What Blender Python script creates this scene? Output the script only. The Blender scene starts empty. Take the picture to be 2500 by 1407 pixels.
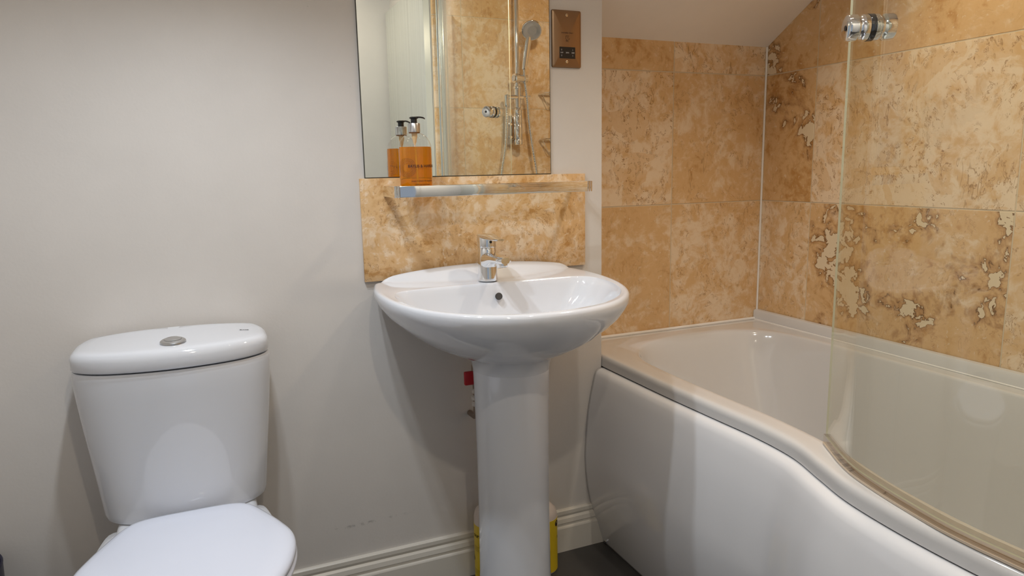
import bpy, bmesh, math, random
from mathutils import Vector, Matrix
random.seed(7)
S = bpy.context.scene
COL = S.collection
PI = math.pi

# ---------------------------------------------------------------- camera
YAW, PITCH, ROLL, FPX = 0.4019, 0.1674, -0.0200, 1708.4
CAM = Vector((0.0, -1.7244, 1.1186))
fw = Vector((math.sin(YAW) * math.cos(PITCH), math.cos(YAW) * math.cos(PITCH), -math.sin(PITCH)))
rt = Vector((math.cos(YAW), -math.sin(YAW), 0.0))
up = rt.cross(fw)
r2 = rt * math.cos(ROLL) + up * math.sin(ROLL)
u2 = -rt * math.sin(ROLL) + up * math.cos(ROLL)
cam = bpy.data.cameras.new('camera')
cam.sensor_width = 36.0
cam.lens = FPX / 2500.0 * 36.0
cam.clip_start = 0.01
co = bpy.data.objects.new('camera', cam)
COL.objects.link(co)
co.matrix_world = Matrix(((r2.x, u2.x, -fw.x, CAM.x), (r2.y, u2.y, -fw.y, CAM.y), (r2.z, u2.z, -fw.z, CAM.z), (0, 0, 0, 1)))
S.camera = co

# ---------------------------------------------------------------- world, exposure
w = bpy.data.worlds.new('world')
S.world = w
w.use_nodes = True
bg = w.node_tree.nodes['Background']
bg.inputs['Color'].default_value = (0.74, 0.85, 1.0, 1)
bg.inputs['Strength'].default_value = 0.32
S.view_settings.view_transform = 'Standard'
S.view_settings.look = 'None'
S.view_settings.gamma = 1.0
S.view_settings.exposure = 0.16

# ceiling spots and one added fill: (x, y, watts, colour)
CEIL = 2.30
YA = 0.1865                               # back of the tiled alcove
SL = (1.617 - 1.507) / YA                 # the roof slope rises towards the camera
YF = -(CEIL - 1.617) / SL                 # where the slope meets the flat ceiling
def ceil_z(y): return min(CEIL, 1.617 - SL * y)
SPOTS = [(-0.01, -0.47, 19.5, (0.86, 0.93, 1.0)),
         (0.04, -0.69, 19.5, (0.86, 0.93, 1.0)),
         (0.86, -0.98, 30.0, (1.0, 0.92, 0.82)),
         (1.22, -0.52, 23.0, (1.0, 0.84, 0.64)),  # added warm fill that brightens the alcove tiles
         (0.25, -1.86, 24.0, (1.0, 0.87, 0.70))]

# ---------------------------------------------------------------- helpers
def tag(o, label=None, cat=None, group=None, kind=None):
    if label: o['label'] = label
    if cat: o['category'] = cat
    if group: o['group'] = group
    if kind: o['kind'] = kind
    return o

def thing(name, label, cat, loc=(0, 0, 0), group=None):
    o = bpy.data.objects.new(name, None)
    COL.objects.link(o)
    o.location = loc
    o.empty_display_size = 0.05
    return tag(o, label, cat, group)

def link(name, me, mat=None, parent=None, smooth=None):
    o = bpy.data.objects.new(name, me)
    COL.objects.link(o)
    if mat: me.materials.append(mat)
    if parent:
        o.parent = parent
        # geometry is written in world space: undo the parent's own place
        off = Vector((0, 0, 0))
        p = parent
        while p:
            off += p.location
            p = p.parent
        me.transform(Matrix.Translation(-off))
    return o

def obj(name, bm, mat=None, parent=None, smooth=True, angle=40):
    bmesh.ops.recalc_face_normals(bm, faces=bm.faces[:])
    if smooth:
        for f in bm.faces: f.smooth = True
        a = math.radians(angle)
        for e in bm.edges:
            if len(e.link_faces) == 2 and e.calc_face_angle(0) > a:
                e.smooth = False
    me = bpy.data.meshes.new(name)
    bm.to_mesh(me)
    bm.free()
    return link(name, me, mat, parent)

def NB(): return bmesh.new()

def box(bm, a, b, bev=0.0, seg=2):
    x0, y0, z0 = a; x1, y1, z1 = b
    v = [bm.verts.new(p) for p in ((x0, y0, z0), (x1, y0, z0), (x1, y1, z0), (x0, y1, z0), (x0, y0, z1), (x1, y0, z1), (x1, y1, z1), (x0, y1, z1))]
    fs = [bm.faces.new([v[i] for i in q]) for q in ((3, 2, 1, 0), (4, 5, 6, 7), (0, 1, 5, 4), (1, 2, 6, 5), (2, 3, 7, 6), (3, 0, 4, 7))]
    if bev:
        es = list({e for f in fs for e in f.edges})
        bmesh.ops.bevel(bm, geom=es, offset=bev, segments=seg, affect='EDGES', profile=0.5)

def prism(bm, pts, axis, lo, hi):
    """extrude a closed polygon of 2-D points along an axis"""
    def P(p, t):
        return {'x': (t, p[0], p[1]), 'y': (p[0], t, p[1]), 'z': (p[0], p[1], t)}[axis]
    a = [bm.verts.new(P(p, lo)) for p in pts]
    b = [bm.verts.new(P(p, hi)) for p in pts]
    n = len(pts)
    for i in range(n):
        bm.faces.new((a[i], a[(i + 1) % n], b[(i + 1) % n], b[i]))
    bm.faces.new(a[::-1]); bm.faces.new(b)

def frame(d):
    d = d.normalized()
    u = d.cross(Vector((0, 0, 1)))
    if u.length < 1e-3: u = d.cross(Vector((1, 0, 0)))
    u.normalize()
    return u, d.cross(u).normalized()

def tube(bm, pts, r, n=16, cap=True):
    pts = [Vector(p) for p in pts]
    rs = r if isinstance(r, (list, tuple)) else [r] * len(pts)
    rings = []
    u = None
    for i, p in enumerate(pts):
        d = (pts[min(i + 1, len(pts) - 1)] - pts[max(i - 1, 0)]).normalized()
        if u is None: u, v = frame(d)
        else:
            u = (u - d * u.dot(d)).normalized(); v = d.cross(u)
        rings.append([bm.verts.new(p + (u * math.cos(2 * PI * k / n) + v * math.sin(2 * PI * k / n)) * rs[i]) for k in range(n)])
    for a, b in zip(rings, rings[1:]):
        for k in range(n):
            bm.faces.new((a[k], a[(k + 1) % n], b[(k + 1) % n], b[k]))
    if cap:
        bm.faces.new(rings[0][::-1]); bm.faces.new(rings[-1])

def lathe(bm, c, axis, prof, n=32):
    """prof: (distance along axis, radius)"""
    c = Vector(c); axis = Vector(axis).normalized()
    u, v = frame(axis)
    rings = []
    for t, r in prof:
        if r < 1e-6: rings.append([bm.verts.new(c + axis * t)])
        else: rings.append([bm.verts.new(c + axis * t + (u * math.cos(2 * PI * k / n) + v * math.sin(2 * PI * k / n)) * r) for k in range(n)])
    for a, b in zip(rings, rings[1:]):
        for k in range(n):
            q = [a[k % len(a)], a[(k + 1) % n % len(a)], b[(k + 1) % n % len(b)], b[k % len(b)]]
            q2 = []
            for x in q:
                if x not in q2: q2.append(x)
            if len(q2) > 2: bm.faces.new(q2)
    if len(rings[0]) > 1: bm.faces.new(rings[0][::-1])
    if len(rings[-1]) > 1: bm.faces.new(rings[-1])

def catmull(pts, closed=True, sub=12):
    pts = [Vector(p) for p in pts]
    n = len(pts); out = []
    for i in range(n if closed else n - 1):
        g = lambda j: pts[j % n] if closed else pts[max(0, min(n - 1, j))]
        p0, p1, p2, p3 = g(i - 1), g(i), g(i + 1), g(i + 2)
        for s in range(sub):
            t = s / sub
            out.append(0.5 * ((2 * p1) + (-p0 + p2) * t + (2 * p0 - 5 * p1 + 4 * p2 - p3) * t * t + (-p0 + 3 * p1 - 3 * p2 + p3) * t ** 3))
    if not closed: out.append(pts[-1])
    return out

def star(poly, c, n):
    """radius of a closed 2-D polygon seen from c at n even angles"""
    R = []
    m = len(poly)
    for k in range(n):
        a = 2 * PI * k / n
        d = Vector((math.cos(a), math.sin(a)))
        best = 0
        for i in range(m):
            p = poly[i] - c; q = poly[(i + 1) % m] - c
            e = q - p
            den = d.x * e.y - d.y * e.x
            if abs(den) < 1e-12: continue
            t = (p.x * e.y - p.y * e.x) / den
            s = (p.x * d.y - p.y * d.x) / den
            if t > 0 and -1e-9 <= s <= 1 + 1e-9: best = max(best, t)
        R.append(best)
    return [c + Vector((math.cos(2 * PI * k / n), math.sin(2 * PI * k / n))) * R[k] for k in range(n)]

def lerp2(A, B, t): return [a.lerp(b, t) for a, b in zip(A, B)]
def shrink(A, c, s): return [c + (a - c) * s for a in A]
def inset(A, c, d):
    return [c + (a - c) * max(0.0, 1 - d / max(1e-6, (a - c).length)) for a in A]

def loft(bm, rings, cap0=True, cap1=True, closed=True):
    """rings of 3-D points"""
    V = [[bm.verts.new(p) for p in r] for r in rings]
    n = len(V[0])
    for a, b in zip(V, V[1:]):
        for k in range(n if closed else n - 1):
            bm.faces.new((a[k], a[(k + 1) % n], b[(k + 1) % n], b[k]))
    for flag, r in ((cap0, V[0]), (cap1, V[-1])):
        if flag and closed:
            c = sum((v.co for v in r), Vector()) / n
            cv = bm.verts.new(c)
            for k in range(n): bm.faces.new((r[k], r[(k + 1) % n], cv))

def z3(A, z): return [Vector((a.x, a.y, z)) for a in A]

def text_mesh(s, size, extrude=0.0004, align='CENTER', bold=0.0):
    cu = bpy.data.curves.new('t', 'FONT')
    cu.body = s; cu.size = size; cu.align_x = align; cu.align_y = 'CENTER'
    cu.extrude = extrude; cu.offset = bold
    cu.resolution_u = 4
    o = bpy.data.objects.new('t', cu)
    COL.objects.link(o)
    bpy.context.view_layer.update()
    me = bpy.data.meshes.new_from_object(o.evaluated_get(bpy.context.evaluated_depsgraph_get()))
    bpy.data.objects.remove(o)
    bpy.data.curves.remove(cu)
    me.materials.clear()
    return me

# ---------------------------------------------------------------- materials
def mat(name, col=(0.8, 0.8, 0.8), rough=0.5, metal=0.0, coat=0.0, spec=0.5, emit=None, estr=0.0):
    m = bpy.data.materials.new(name)
    m.use_nodes = True
    p = m.node_tree.nodes['Principled BSDF']
    p.inputs['Base Color'].default_value = (*col, 1)
    p.inputs['Roughness'].default_value = rough
    p.inputs['Metallic'].default_value = metal
    p.inputs['Coat Weight'].default_value = coat
    p.inputs['Coat Roughness'].default_value = 0.03
    p.inputs['Specular IOR Level'].default_value = spec
    if emit:
        p.inputs['Emission Color'].default_value = (*emit, 1)
        p.inputs['Emission Strength'].default_value = estr
    return m

class G:
    """a thin node-building helper"""
    def __init__(s, m): s.t = m.node_tree; s.p = s.t.nodes['Principled BSDF']
    def n(s, typ, **kw):
        x = s.t.nodes.new(typ)
        for k, v in kw.items(): setattr(x, k, v)
        return x
    def set(s, sock, v):
        if hasattr(v, 'is_output'): s.t.links.new(v, sock)
        else:
            if isinstance(v, tuple) and len(v) == 3 and sock.type == 'RGBA': v = (*v, 1)
            sock.default_value = v
    def math(s, op, a, b=0.0, c=0.0, clamp=False):
        x = s.n('ShaderNodeMath', operation=op, use_clamp=clamp)
        for i, v in enumerate((a, b, c)): s.set(x.inputs[i], v)
        return x.outputs[0]
    def vmath(s, op, a, b):
        x = s.n('ShaderNodeVectorMath', operation=op)
        s.set(x.inputs[0], a); s.set(x.inputs[1], b)
        return x.outputs[0]
    def noise(s, vec, scale, detail=4, rough=0.5, dist=0.0):
        x = s.n('ShaderNodeTexNoise')
        s.set(x.inputs['Vector'], vec); x.inputs['Scale'].default_value = scale
        x.inputs['Detail'].default_value = detail; x.inputs['Roughness'].default_value = rough
        x.inputs['Distortion'].default_value = dist
        return x.outputs['Fac']
    def mix(s, f, a, b):
        x = s.n('ShaderNodeMix', data_type='RGBA')
        s.set(x.inputs[0], f); s.set(x.inputs[6], a); s.set(x.inputs[7], b)
        return x.outputs[2]
    def ramp(s, v, lo, hi, smooth=True):
        x = s.n('ShaderNodeMapRange', interpolation_type='SMOOTHSTEP' if smooth else 'LINEAR')
        s.set(x.inputs['Value'], v)
        s.set(x.inputs['From Min'], lo); s.set(x.inputs['From Max'], hi)
        return x.outputs[0]
    def obj(s): return s.n('ShaderNodeTexCoord').outputs['Object']
    def attr(s, name): return s.n('ShaderNodeAttribute', attribute_name=name)
    def bump(s, h, strength=0.2, dist=0.002):
        x = s.n('ShaderNodeBump')
        x.inputs['Strength'].default_value = strength; x.inputs['Distance'].default_value = dist
        s.set(x.inputs['Height'], h)
        s.set(s.p.inputs['Normal'], x.outputs[0])

def paint(name, col, scuff=False):
    m = mat(name, col, 0.55, spec=0.3)
    g = G(m); o = g.obj()
    n = g.noise(o, 3.0, 5, 0.6)
    base = g.mix(g.ramp(n, 0.3, 0.7), tuple(c * 0.965 for c in col), tuple(min(1, c * 1.02) for c in col))
    if scuff:   # the faint grey scuff above the skirting and a few specks
        sp = g.n('ShaderNodeSeparateXYZ'); g.set(sp.inputs[0], o)
        x, z = sp.outputs[0], sp.outputs[2]
        line = g.math('ABSOLUTE', g.math('SUBTRACT', z, g.math('MULTIPLY_ADD', g.math('SUBTRACT', x, 0.33), 0.02, 0.214)))
        along = g.math('MULTIPLY', g.ramp(x, 0.17, 0.21), g.math('SUBTRACT', 1.0, g.ramp(x, 0.34, 0.45)))
        k = g.math('MULTIPLY', g.math('SUBTRACT', 1.0, g.ramp(line, 0.001, 0.006)), along)
        k = g.math('MULTIPLY', k, g.ramp(g.noise(o, 55, 3), 0.46, 0.66))
        sc = g.ramp(g.noise(o, 60, 2), 0.765, 0.79)
        k = g.math('MAXIMUM', g.math('MULTIPLY', k, 0.8), g.math('MULTIPLY', sc, 0.3))
        base = g.mix(k, base, tuple(c * 0.45 for c in col))
    g.set(g.p.inputs['Base Color'], base)
    g.bump(g.math('ADD', g.noise(o, 140, 3), g.math('MULTIPLY', g.noise(o, 12, 3), 1.5)), 0.16, 0.0012)
    return m

def travertine(name, tiles=True, scale=1.0):
    """honed travertine: clouded tan and cream, thin brown outlines, filled cream holes with dark rims"""
    m = mat(name, (0.6, 0.42, 0.25), 0.32, spec=0.4)
    g = G(m); o = g.obj()
    if tiles:
        a = g.attr('tile'); seed = a.outputs['Color']
        sp = g.n('ShaderNodeSeparateXYZ'); g.set(sp.inputs[0], g.attr('look').outputs['Vector'])
        tone, blotch, fleck = sp.outputs
        p = g.vmath('ADD', o, g.vmath('MULTIPLY', g.attr('tile').outputs['Vector'], (30.0, 30.0, 30.0)))
    else:
        tone, blotch, fleck = 0.50, 0.25, 0.9
        p = g.vmath('ADD', o, (3.3, 1.7, 0.4))
    warp = g.n('ShaderNodeTexNoise'); g.set(warp.inputs['Vector'], p)
    warp.inputs['Scale'].default_value = 7; warp.inputs['Detail'].default_value = 4
    pw = g.vmath('ADD', p, g.vmath('MULTIPLY', g.vmath('SUBTRACT', warp.outputs['Color'], (0.5, 0.5, 0.5)), (0.10, 0.10, 0.10)))
    cloud = g.noise(pw, 6.0, 8, 0.62)
    fine = g.noise(pw, 38, 6, 0.65)
    cream, tan, rust = (0.77, 0.605, 0.425), (0.655, 0.42, 0.205), (0.49, 0.255, 0.08)
    t = g.math('ADD', g.math('MULTIPLY', g.math('SUBTRACT', cloud, 0.5), 1.5), tone)
    t = g.math('ADD', t, g.math('MULTIPLY', g.math('SUBTRACT', fine, 0.5), 1.3 if tiles else 2.3))
    t = g.math('ADD', t, g.math('MULTIPLY', g.math('SUBTRACT', g.noise(pw, 19, 5, 0.6, 0.5), 0.5), 1.1 if tiles else 1.9))
    col = g.mix(g.ramp(t, 0.0, 0.55), cream, tan)
    col = g.mix(g.ramp(t, 0.6, 1.15), col, rust)
    if not tiles:   # pale rings round the clouds
        rg = g.math('SUBTRACT', 1.0, g.ramp(g.math('ABSOLUTE', g.math('SUBTRACT', cloud, 0.47)), 0.004, 0.030))
        col = g.mix(g.math('MULTIPLY', rg, 0.45), col, cream)
    # tan pools with sharp borders in the pale tiles
    pool = g.noise(pw, 9.0, 3, 0.45, 0.6)
    pm = g.math('MULTIPLY', g.ramp(pool, 0.585, 0.60), g.ramp(fleck, 0.3, 0.8))
    col = g.mix(g.math('MULTIPLY', pm, 0.55), col, tan)
    # thin brown contour flecks, in patches
    st = g.vmath('MULTIPLY', pw, (1.0, 1.0, 0.62))
    cn = g.noise(st, 72 if tiles else 95, 3, 0.55, 0.4)
    line = g.math('SUBTRACT', 1.0, g.ramp(g.math('ABSOLUTE', g.math('SUBTRACT', cn, 0.585)), 0.006, 0.026))
    blob = g.ramp(cn, 0.62, 0.67)
    patch = g.ramp(g.noise(p, 13.0, 4, 0.6), 0.42, 0.56)
    fm = g.math('MULTIPLY', g.math('MAXIMUM', line, g.math('MULTIPLY', blob, 0.45)), g.math('MULTIPLY', patch, fleck))
    col = g.mix(g.math('MULTIPLY', fm, 0.78 if tiles else 0.7), col, (0.29, 0.14, 0.042))
    # long fibres, mostly upright
    fb = g.noise(g.vmath('MULTIPLY', g.vmath('ADD', p, g.vmath('MULTIPLY', warp.outputs['Color'], (0.03, 0.03, 0.03))), (1.0, 1.0, 0.22)), 42, 2, 0.5, 0.3)
    if not tiles: fb = 0.0
    fl2 = g.math('MULTIPLY', g.math('SUBTRACT', 1.0, g.ramp(g.math('ABSOLUTE', g.math('SUBTRACT', fb, 0.62)), 0.004, 0.02)), g.ramp(g.noise(p, 6.0, 2), 0.5, 0.62))
    col = g.mix(g.math('MULTIPLY', g.math('MULTIPLY', fl2, fleck), 0.6), col, (0.30, 0.16, 0.05))
    # fine pale specks
    sk = g.math('MULTIPLY', g.ramp(g.noise(pw, 90, 2, 0.5), 0.66, 0.72), 0.6)
    col = g.mix(sk, col, (0.74, 0.60, 0.43))
    # filled holes: cream with a dark rim, only where the tile has them
    bn = g.math('ADD', g.math('MULTIPLY', g.noise(p, 4.2, 1, 0.4), 0.73), g.math('MULTIPLY', g.noise(pw, 27, 4, 0.55, 0.3), 0.47))
    thr = g.math('SUBTRACT', 0.86, g.math('MULTIPLY', blotch, 0.17))
    halo = g.math('MULTIPLY', g.ramp(bn, g.math('SUBTRACT', thr, 0.09), thr), g.ramp(blotch, 0.3, 0.7))
    col = g.mix(g.math('MULTIPLY', halo, 0.6), col, (0.30, 0.135, 0.04))
    rim = g.math('MULTIPLY', g.ramp(bn, g.math('SUBTRACT', thr, 0.014), g.math('SUBTRACT', thr, 0.002)), g.ramp(blotch, 0.3, 0.6))
    col = g.mix(g.math('MULTIPLY', rim, 0.85), col, (0.16, 0.075, 0.025))
    fill = g.math('MULTIPLY', g.ramp(bn, g.math('ADD', thr, 0.001), g.math('ADD', thr, 0.008)), g.ramp(blotch, 0.3, 0.6))
    col = g.mix(fill, col, (0.72, 0.585, 0.40))
    g.set(g.p.inputs['Base Color'], col)
    g.set(g.p.inputs['Roughness'], g.math('MULTIPLY_ADD', fine, 0.25, 0.2))
    g.bump(g.math('SUBTRACT', fine, g.math('MULTIPLY', fm, 1.0)), 0.06, 0.001)
    return m

def clear(name, tint, refl_ior=1.5, rough=0.0, gloss=(1, 1, 1)):
    """thin clear pane: transparent with fresnel reflection"""
    m = bpy.data.materials.new(name)
    m.use_nodes = True
    t = m.node_tree; t.nodes.clear()
    out = t.nodes.new('ShaderNodeOutputMaterial')
    mx = t.nodes.new('ShaderNodeMixShader')
    # Schlick reflectance from |cos|, the same on both faces of the pane
    ge = t.nodes.new('ShaderNodeNewGeometry')
    dt = t.nodes.new('ShaderNodeVectorMath'); dt.operation = 'DOT_PRODUCT'
    t.links.new(ge.outputs['Incoming'], dt.inputs[0]); t.links.new(ge.outputs['Normal'], dt.inputs[1])
    def mth(op, a, b=0.0):
        x = t.nodes.new('ShaderNodeMath'); x.operation = op
        for i, v in enumerate((a, b)):
            if hasattr(v, 'is_output'): t.links.new(v, x.inputs[i])
            else: x.inputs[i].default_value = v
        return x.outputs[0]
    f0 = ((refl_ior - 1) / (refl_ior + 1)) ** 2
    fac = mth('ADD', mth('MULTIPLY', mth('POWER', mth('SUBTRACT', 1.0, mth('ABSOLUTE', dt.outputs['Value'])), 5.0), 1 - f0), f0)
    tr = t.nodes.new('ShaderNodeBsdfTransparent'); tr.inputs['Color'].default_value = (*tint, 1)
    gl = t.nodes.new('ShaderNodeBsdfGlossy'); gl.inputs['Roughness'].default_value = rough
    gl.inputs['Color'].default_value = (*gloss, 1)
    t.links.new(fac, mx.inputs[0]); t.links.new(tr.outputs[0], mx.inputs[1])
    t.links.new(gl.outputs[0], mx.inputs[2]); t.links.new(mx.outputs[0], out.inputs[0])
    return m

M = {}
M['wall'] = paint('wall_paint', (0.645, 0.61, 0.575), scuff=True)
M['white_paint'] = paint('white_paint', (0.74, 0.71, 0.66))
M['ceil'] = paint('ceiling_paint', (0.86, 0.80, 0.73))
M['gloss_white'] = mat('gloss_woodwork', (0.70, 0.66, 0.59), 0.28)
M['door'] = mat('door_paint', (0.56, 0.57, 0.52), 0.25)
def _door(m):
    g = G(m); o = g.obj()
    g.bump(g.noise(g.vmath('MULTIPLY', o, (1.0, 9.0, 0.05)), 3.0, 2), 0.5, 0.01)
_door(M['door'])
M['tile'] = travertine('travertine_tiles')
M['slab'] = travertine('travertine_slab', tiles=False)
M['grout'] = mat('grout', (0.60, 0.49, 0.34), 0.8)
M['silicone'] = mat('silicone', (0.80, 0.77, 0.73), 0.4)
M['ceramic'] = mat('ceramic', (0.67, 0.69, 0.735), 0.06, coat=0.3)
M['plastic_seat'] = mat('seat_plastic', (0.72, 0.77, 0.90), 0.16)
M['acrylic'] = mat('acrylic', (0.61, 0.595, 0.58), 0.10, coat=0.2)
M['panel'] = mat('bath_panel', (0.72, 0.72, 0.735), 0.12, coat=0.2)
M['chrome'] = mat('chrome', (0.86, 0.87, 0.88), 0.05, 1.0)
M['profile'] = mat('polished_profile', (0.82, 0.86, 0.82), 0.12, 1.0)
M['satin'] = mat('satin_chrome', (0.60, 0.60, 0.60), 0.28, 1.0)
M['mirror'] = mat('mirror_silver', (0.90, 0.92, 0.885), 0.0, 1.0)
M['dark_edge'] = mat('dark_edge', (0.035, 0.035, 0.025), 0.4)
M['black'] = mat('black_plastic', (0.012, 0.012, 0.013), 0.3)
M['dark'] = mat('dark_hole', (0.035, 0.032, 0.03), 0.7)
M['ink'] = mat('ink', (0.03, 0.012, 0.008), 0.6)
M['pale_ink'] = mat('pale_ink', (0.65, 0.65, 0.65), 0.6)
M['grey_ink'] = mat('grey_ink', (0.16, 0.16, 0.17), 0.6)
M['brown_ink'] = mat('brown_ink', (0.20, 0.075, 0.008), 0.6)
M['brass'] = mat('bronze_plate', (0.30, 0.20, 0.125), 0.33, 1.0)
M['screw'] = mat('brass_screw', (0.75, 0.65, 0.50), 0.25, 1.0)
M['red'] = mat('red_plastic', (0.45, 0.012, 0.02), 0.4)
M['copper'] = mat('old_pipe', (0.30, 0.23, 0.18), 0.5, 0.6)
M['wrap'] = mat('white_tape', (0.62, 0.57, 0.52), 0.7)
M['yellow'] = mat('yellow_label', (0.78, 0.55, 0.02), 0.4)
M['cloudy'] = mat('cloudy_plastic', (0.72, 0.62, 0.55), 0.35)
M['navy'] = mat('navy_plastic', (0.02, 0.02, 0.05), 0.4)
M['tan_seal'] = mat('aged_seal', (0.60, 0.49, 0.37), 0.4)
M['lens'] = mat('lamp_lens', (0.9, 0.9, 0.9), 0.3, emit=(1, 0.97, 0.92), estr=6)
M['lens_fill'] = mat('fill_lens_warm', (0.9, 0.9, 0.9), 0.3, emit=(1, 0.85, 0.65), estr=6)
M['glass'] = clear('screen_glass', (0.955, 0.965, 0.93), 1.5)
M['glass_edge'] = mat('glass_edge', (0.74, 0.75, 0.58), 0.15)
M['shelf_glass'] = clear('shelf_glass', (0.97, 0.985, 0.975), 1.45)
M['pet'] = clear('clear_plastic', (0.985, 0.985, 0.98), 1.45, 0.02)
M['seal_clear'] = clear('clear_seal', (0.80, 0.79, 0.78), 1.45, 0.15)

def _liquid():
    m = mat('amber_soap', (0.90, 0.385, 0.008), 0.0)
    p = m.node_tree.nodes['Principled BSDF']
    p.inputs['Transmission Weight'].default_value = 0.72
    p.inputs['IOR'].default_value = 1.33
    return m
M['soap'] = _liquid()

def _floor():
    m = mat('slate_vinyl', (0.05, 0.048, 0.047), 0.35)
    g = G(m); o = g.obj()
    n = g.noise(o, 5, 6, 0.6)
    c = g.mix(n, (0.035, 0.034, 0.033), (0.075, 0.07, 0.068))
    c = g.mix(g.ramp(g.noise(o, 45, 1), 0.80, 0.82), c, (0.4, 0.4, 0.38))
    g.set(g.p.inputs['Base Color'], c)
    g.bump(g.noise(o, 30, 5), 0.15, 0.001)
    return m
M['floor'] = _floor()

def _brush(m):
    g = G(m); o = g.obj()
    s = g.vmath('MULTIPLY', o, (400.0, 400.0, 6.0))
    n = g.noise(s, 1.0, 3)
    g.set(g.p.inputs['Roughness'], g.math('MULTIPLY_ADD', n, 0.2, 0.25))
_brush(M['brass'])

# ================================================================ the room
XL, XC, XR = -0.80, 1.0122, 1.7604        # left wall, end of the painted wall, right tiled wall
YE, YB = -1.54, -2.30         # alcove back, tiled end wall, rear wall
XN = 1.003                                # nib beside the bath end

def struct(name, bm, m, smooth=False, label=None):
    return tag(obj(name, bm, m, smooth=smooth), label, kind='structure')

b = NB(); box(b, (XL - .1, YB - .1, -0.10), (XR + .1, YA + .1, 0)); struct('floor', b, M['floor'])
b = NB(); box(b, (XL - .1, YB - .1, CEIL), (XR + .1, YA + .1, CEIL + .1)); struct('ceiling', b, M['ceil'])
b = NB(); box(b, (XL - .1, 0, 0), (XC, YA + .12, 1.62)); struct('wall_back', b, M['wall'])
b = NB(); box(b, (XL - .1, YB - .1, 0), (XL, 0, CEIL)); struct('wall_left', b, M['wall'])
# rear wall; unseen doorway put in open so bluish world light fills the room
b = NB()
DX0, DX1, DZ = -0.55, 0.35, 2.02
box(b, (XL - .1, YB - .1, 0), (DX0, YB, CEIL)); box(b, (DX1, YB - .1, 0), (XN + .1, YB, CEIL)); box(b, (DX0, YB - .1, DZ), (DX1, YB, CEIL))
struct('wall_rear', b, M['white_paint'])
# boxed wall that closes the bath end (its side is seen in the mirror)
b = NB(); box(b, (XN, YB - .1, 0), (XR + .1, YE - .012, CEIL)); struct('wall_end', b, M['white_paint'])
# door frame and open door leaf lying against the boxed wall
b = NB()
for x in (DX0 - .06, DX1): box(b, (x, YB, 0), (x + .06, YB + .018, DZ + .06), .004)
box(b, (DX0, YB, DZ), (DX1, YB + .018, DZ + .06), .004)
struct('trim_1', b, M['gloss_white'])
b = NB()
box(b, (XN - .034, YB + .03, 0.008), (XN - .001, YE - .0135, 1.98), .002)
struct('door_1', b, M['door'])

# roof slope over the whole room
b = NB()
prism(b, [(YA + .12, ceil_z(YA + .12)), (YF, CEIL), (YF, CEIL + .06), (YA + .12, CEIL + .06)], 'x', XL - .1, XR + .1)
struct('ceiling_slope', b, M['ceil'])

# tiled walls --------------------------------------------------
def tile_wall(name, place, tiles, back, gap=0.0016, th=0.011):
    """tiles: (polygon in wall u,v, tone, blotch, fleck); place(u, v, out) -> world"""
    bm = NB()
    ls = bm.faces.layers.float_vector.new('tile')
    lk = bm.faces.layers.float_vector.new('look')
    rnd = random.Random(name)
    for poly, tone, bl, fl in tiles:
        c = Vector((sum(p[0] for p in poly) / len(poly), sum(p[1] for p in poly) / len(poly)))
        P = []
        for p in poly:
            d = Vector(p) - c
            P.append(c + Vector((d.x - math.copysign(gap, d.x), d.y - math.copysign(gap, d.y))))
        rings = []
        for o_, ins in ((0.0, 0), (th - .0012, 0), (th - .0003, .0004), (th, .0013)):
            ring = []
            for p in P:
                d = p - c
                ring.append(bm.verts.new(place(p.x - math.copysign(ins, d.x), p.y - math.copysign(ins, d.y), o_)))
            rings.append(ring)
        fs = []
        n = len(P)
        for r0, r1 in zip(rings, rings[1:]):
            for k in range(n): fs.append(bm.faces.new((r0[k], r0[(k + 1) % n], r1[(k + 1) % n], r1[k])))
        fs.append(bm.faces.new(rings[-1]))
        sd = Vector((rnd.random(), rnd.random(), rnd.random()))
        for f in fs: f[ls] = sd; f[lk] = Vector((tone, bl, fl))
    o = struct(name, bm, M['tile'])
    g = NB(); box(g, *back)
    gj = [f for f in g.faces]
    me = bpy.data.meshes.new(name + '_grout'); g.to_mesh(me); g.free()
    go = link('grout', me, M['grout'], o)
    go['kind'] = 'structure'
    return o

def rect(u0, u1, v0, v1): return [(u0, v0), (u1, v0), (u1, v1), (u0, v1)]
Z0, Z1, Z2, Z3 = 0.5787, 0.9966, 1.4144, 1.832
ZB = 0.18
TY1, TY2, TY3 = -0.0322, -0.6571, -1.282
E0 = 0.0005
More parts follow.
